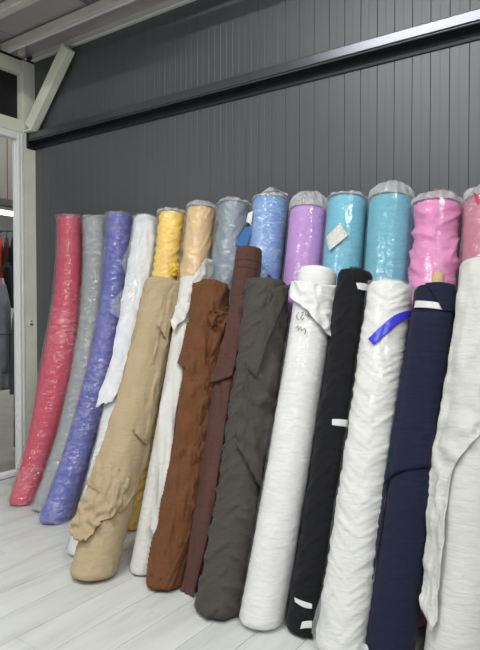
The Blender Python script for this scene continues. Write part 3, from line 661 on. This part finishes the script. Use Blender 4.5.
lb = patch(ro, P('sky', 'label'), printed_label(), t, 'paper_label', [], 8, .0006); lb['label'] = 'tilted white printed paper label'
c, T, S_, F_ = ro.frame(1.0)
film_top = Roll('sky')
mb = MB(); tv = []; tf = []
for i in range(9):
    k = i / 8
    for j in range(13):
        q = j / 12 * 2 - 1
        tv.append(c + S_ * (q * .045 * (1 - .5 * k)) + T * (.020 + .022 * k * (1 - q * q) + .003 * math.sin(q * 17 + k * 5)) + F_ * (.035 - .06 * k + .004 * math.sin(q * 11)))
for i in range(8):
    for j in range(12): tf.append([i * 13 + j, i * 13 + j + 1, (i + 1) * 13 + j + 1, (i + 1) * 13 + j])
obj('film_tuft', tv, tf, plastic('white_bunched_film', .75, .2, .85, (50, 50, 50)), t, True)
ro, t = things['pink']
c, T, S_, F_ = ro.frame(1.0)
tv = []; tf = []
for i in range(7):
    k = i / 6
    for j in range(15):
        q = j / 14 * 2 - 1
        tv.append(c + S_ * (q * .052 + .01) + T * (.034 + .016 * (1 - q * q) * (1 - k) + .004 * math.sin(q * 13 + k * 4)) + F_ * (.045 - .055 * k))
for i in range(6):
    for j in range(14): tf.append([i * 15 + j, i * 15 + j + 1, (i + 1) * 15 + j + 1, (i + 1) * 15 + j])
obj('film_tuft', tv, tf, plastic('folded_film', .6, .3, .85, (70, 70, 70), (.86, .80, .74, 1)), t, True)
ro, t = things['dusty']
patch(ro, P('dusty', 'strip'), M['red_strip'], t, 'red_strip', [], 2, .0008)
for k in things: finish(things[k][1], things[k][0])

# ---- front row
C = {k: fabric(k + '_front_cloth', rgb(*c)) for k, c in dict(A=(176, 158, 127), B=(210, 210, 205), C=(105, 67, 41), D=(84, 57, 51), E=(72, 68, 63), F=(224, 225, 225), G=(16, 17, 23), H=(222, 223, 220), I=(21, 27, 51), J=(200, 201, 196)).items()}
BIGFOLD = [(5, 26, 3, 9, True), (2.5, 50, 8, 14, False)]
# beige
ro, t = roll_thing('A', 'beige cotton roll with crumpled outer layer hanging loose near its foot', FRONT)
roll_body(ro, C['A'], t, RINGS + [(4.0, .5, 14, 1.2, True)], 31); core_tube(ro, t, .0)
patch(ro, P('A', 'outer'), C['A'], t, 'loose_cloth', [(3.5, 5, 50, 4, True), (10, 9, 7, -15, True), (4, 12, 4, 6, False)], 4, ragged=.010)
patch(ro, P('A', 'lower'), C['A'], t, 'loose_cloth', [(20, 13, 11, -15, True), (6, 50, 40, 9, False)], 7, ragged=.014)
patch(ro, P('A', 'cuff'), C['A'], t, 'loose_cloth', [(6, 26, 8, 10, True)], 9, ragged=.006)
patch(ro, P('A', 'strip'), C['A'], t, 'loose_cloth', [(9, 30, 5, 8, True)], 11, ragged=.008)
finish(t, ro)
# slim white
ro, t = roll_thing('B', 'slim white fabric roll with long loose tail, squeezed between beige and rust rolls', FRONT)
roll_body(ro, C['B'], t, SMOOTH, 32); core_tube(ro, t, .0)
patch(ro, P('B', 'top'), C['B'], t, 'loose_cloth', [(9, 22, 8, 14, True), (4, 60, 20, 10, False)], 5, ragged=.006)
patch(ro, P('B', 'tail'), C['B'], t, 'loose_cloth', [(10, 26, 2, 3, True), (4, 60, 5, 5, False)], 8, ragged=.008)
e = ro.flap_pt(.85, .035, .030); e0 = ro.flap_pt(.75, .10, .030)
MB().tube([e0, e0 * .7 + e * .3 + Vector((.006, 0, 0)), e0 * .4 + e * .6 + Vector((-.008, 0, 0)), e + Vector((-.012, 0, 0)), e + Vector((-.018, 0, -.004))], .0022, 6).build('thread', C['B'], t, True)
finish(t, ro)
# rust
ro, t = roll_thing('C', 'rust brown fabric roll with twisted creases and a bunched knot of cloth', FRONT)
roll_body(ro, C['C'], t, [(10.0, .4, 9, -4, True), (5, .7, 18, -7, True)], 33); core_tube(ro, t, .0)
patch(ro, P('C', 'outer'), C['C'], t, 'loose_cloth', [(20, 10, 5, 9, True), (10, 16, 10, 14, True)], 6, ragged=.006)
patch(ro, P('C', 'knot'), C['C'], t, 'loose_cloth', [(20, 22, 22, 14, True), (6, 60, 60, 0, False)], 12, res=12, ragged=.010)
patch(ro, P('C', 'side'), C['C'], t, 'loose_cloth', [(2, 30, 4, 5, False)], 13)
finish(t, ro)
# dark brown
ro, t = roll_thing('D', 'slim chocolate brown fabric roll, tallest in front, with cloth trailing to the floor', FRONT)
roll_body(ro, C['D'], t, SMOOTH + [(3, 1.5, 3, 1.5, True)], 34, lambda k: 1 + .22 * min(1, max(0, (k - .72) / .12))); core_tube(ro, t, .0)
for kz in (.955, .93):   # turned edge bands at the rim
    roll_ring = MB(); roll_ring.tube([ro.at(2 * math.pi * j / 40, kz, ro.r * 1.22 + .0005) for j in range(41)], .0012, 6).build('edge_band', C['D'], t, True)
patch(ro, P('D', 'flap'), C['D'], t, 'loose_cloth', [(7, 20, 4, 8, True)], 7, ragged=.004)
patch(ro, P('D', 'tail'), C['D'], t, 'loose_cloth', [(11, 26, 1.5, 3, True), (3, 70, 4, 5, False)], 9, ragged=.006)
finish(t, ro)
# taupe
ro, t = roll_thing('E', 'taupe grey fabric roll with a wide loose flap hanging from its top', FRONT)
roll_body(ro, C['E'], t, [(9.0, .45, 15, 1.5, True), (3, 1.2, 7, 2, False), (3, .6, 36, 3, True)], 35); core_tube(ro, t, .0)
patch(ro, P('E', 'outer'), C['E'], t, 'loose_cloth', [(16, 11, 5, 11, True), (8, 24, 8, 10, True)], 8, ragged=.008)
patch(ro, P('E', 'fold'), C['E'], t, 'loose_cloth', [(6, 30, 4, 6, True)], 10, ragged=.004)
c, T, S_, F_ = ro.frame(1.0)
MB().beam(c + T * .0 + S_ * .002, c + T * .030 + S_ * .006, .014, .010, (1, 0, 0), .002).build('core_plug', M['black'], t)
finish(t, ro)
# white with handwriting
ro, t = roll_thing('F', 'white fabric roll in clear film with handwriting and a draped top flap', FRONT)
roll_body(ro, C['F'], t, RINGS, 36, r=ro.r - .002); core_tube(ro, t, .0)
film(ro, M['plastic_clear'], t, 41, .003, .0, .865, ws=[(2.5, .9, 7, 2, True), (2, 4, 2, .5, True), (.6, 1, 40, 2, True)])
patch(ro, P('F', 'flap'), C['F'], t, 'loose_cloth', [(12, 16, 10, 12, True), (4, 50, 20, 10, False)], 9, ragged=.005)
def stroke(pts, nm='handwriting'):
    return [ro.flap_pt(a, b, .0085) for a, b in pts]
W1 = ([(-.62, .845), (-.70, .836), (-.66, .824), (-.58, .822)], [(-.50, .842), (-.44, .846), (-.46, .836), (-.52, .826), (-.44, .822), (-.36, .826)], [(-.34, .842), (-.30, .834), (-.26, .843), (-.20, .832)],
           [(-.16, .845), (-.18, .834), (-.10, .833), (-.06, .848)], [(-.04, .846), (-.02, .830)], [(.06, .848), (.08, .832)], [(.08, .842), (.16, .849), (.24, .846)], [(.22, .846), (.20, .832), (.16, .826)])
W2 = ([(-.66, .795), (-.58, .802), (-.54, .790), (-.46, .799), (-.40, .788), (-.28, .796), (-.22, .788), (-.24, .778)],)
for word in (W1, W2):
    hw = MB()
    for st in word: hw.tube(stroke(st), .0014, 5)
    hw.build('handwriting', M['ink'], t)
finish(t, ro)
# black
ro, t = roll_thing('G', 'black fabric roll fastened with short white tape strips', FRONT)
roll_body(ro, C['G'], t, SOFT + [(5, .5, 12, 1.2, True)], 37); core_tube(ro, t, .0)
for i, k in enumerate('abcd'): patch(ro, P('G', 'tape_' + k), M['tape'], t, 'tape_strip', [], i, .0006)
c, T, S_, F_ = ro.frame(1.0)
fr = MB()
for q in range(9): fr.beam(c + S_ * (-.02 + .004 * q) + F_ * .03, c + S_ * (-.024 + .0045 * q) + F_ * .034 + T * (.010 + .006 * random.random()), .003, .002, (1, 0, 0))
fr.build('frayed_edge', C['G'], t)
finish(t, ro)
# white with blue tape
ro, t = roll_thing('H', 'white rippled fabric roll in clear film with a bright blue tape', FRONT)
roll_body(ro, C['H'], t, [(4.5, .35, 30, -3.4, True), (2.5, 1.2, 6, 1, False), (2, .5, 60, -5, True)], 38, r=ro.r - .002); core_tube(ro, t, .0)
film(ro, M['plastic_clear'], t, 42, .005, .0, 1.0, (.004, .6, 9, 0), ws=[(3, .9, 7, 3, True), (2, 4, 2, .5, True)])
patch(ro, P('H', 'film'), M['film_scrap'], t, 'torn_film', [(6, 20, 20, 8, True)], 4, thick=0, ragged=.010)
patch(ro, P('H', 'tape'), M['blue_tape'], t, 'blue_tape', [(1.2, 60, 60, 10, False)], 3, .0006)
finish(t, ro)
# navy
ro, t = roll_thing('I', 'navy blue fabric roll with white tape and cardboard core showing', FRONT)
roll_body(ro, C['I'], t, SMOOTH + [(.5, 1.2, 110, 3, True)], 39)
core_tube(ro, t, .052)
patch(ro, P('I', 'outer'), C['I'], t, 'loose_cloth', [(4, 10, 3, 8, True), (2, 30, 6, 10, False)], 4, ragged=.002)
patch(ro, P('I', 'corner'), C['I'], t, 'loose_cloth', [(2, 20, 8, 10, False)], 5)
patch(ro, P('I', 'side'), C['I'], t, 'loose_cloth', [(3, 30, 6, 8, False)], 6, ragged=.005)
patch(ro, P('I', 'foot_tape'), M['tape'], t, 'tape_strip', [], 8, .0006)
patch(ro, P('I', 'tape'), M['tape'], t, 'tape_strip', [], 7, .0006)
finish(t, ro)
# big white
ro, t = roll_thing('J', 'thick white fabric roll at the right edge with a loose wrinkled outer layer', FRONT)
roll_body(ro, C['J'], t, [(1.0, .8, 60, 2.0, False), (2.0, 1.2, 6, .8, False)], 40); core_tube(ro, t, .0)
patch(ro, P('J', 'outer'), C['J'], t, 'loose_cloth', [(12, 12, 8, 11, True), (5, 22, 40, 10, True)], 5, ragged=.006)
finish(t, ro)
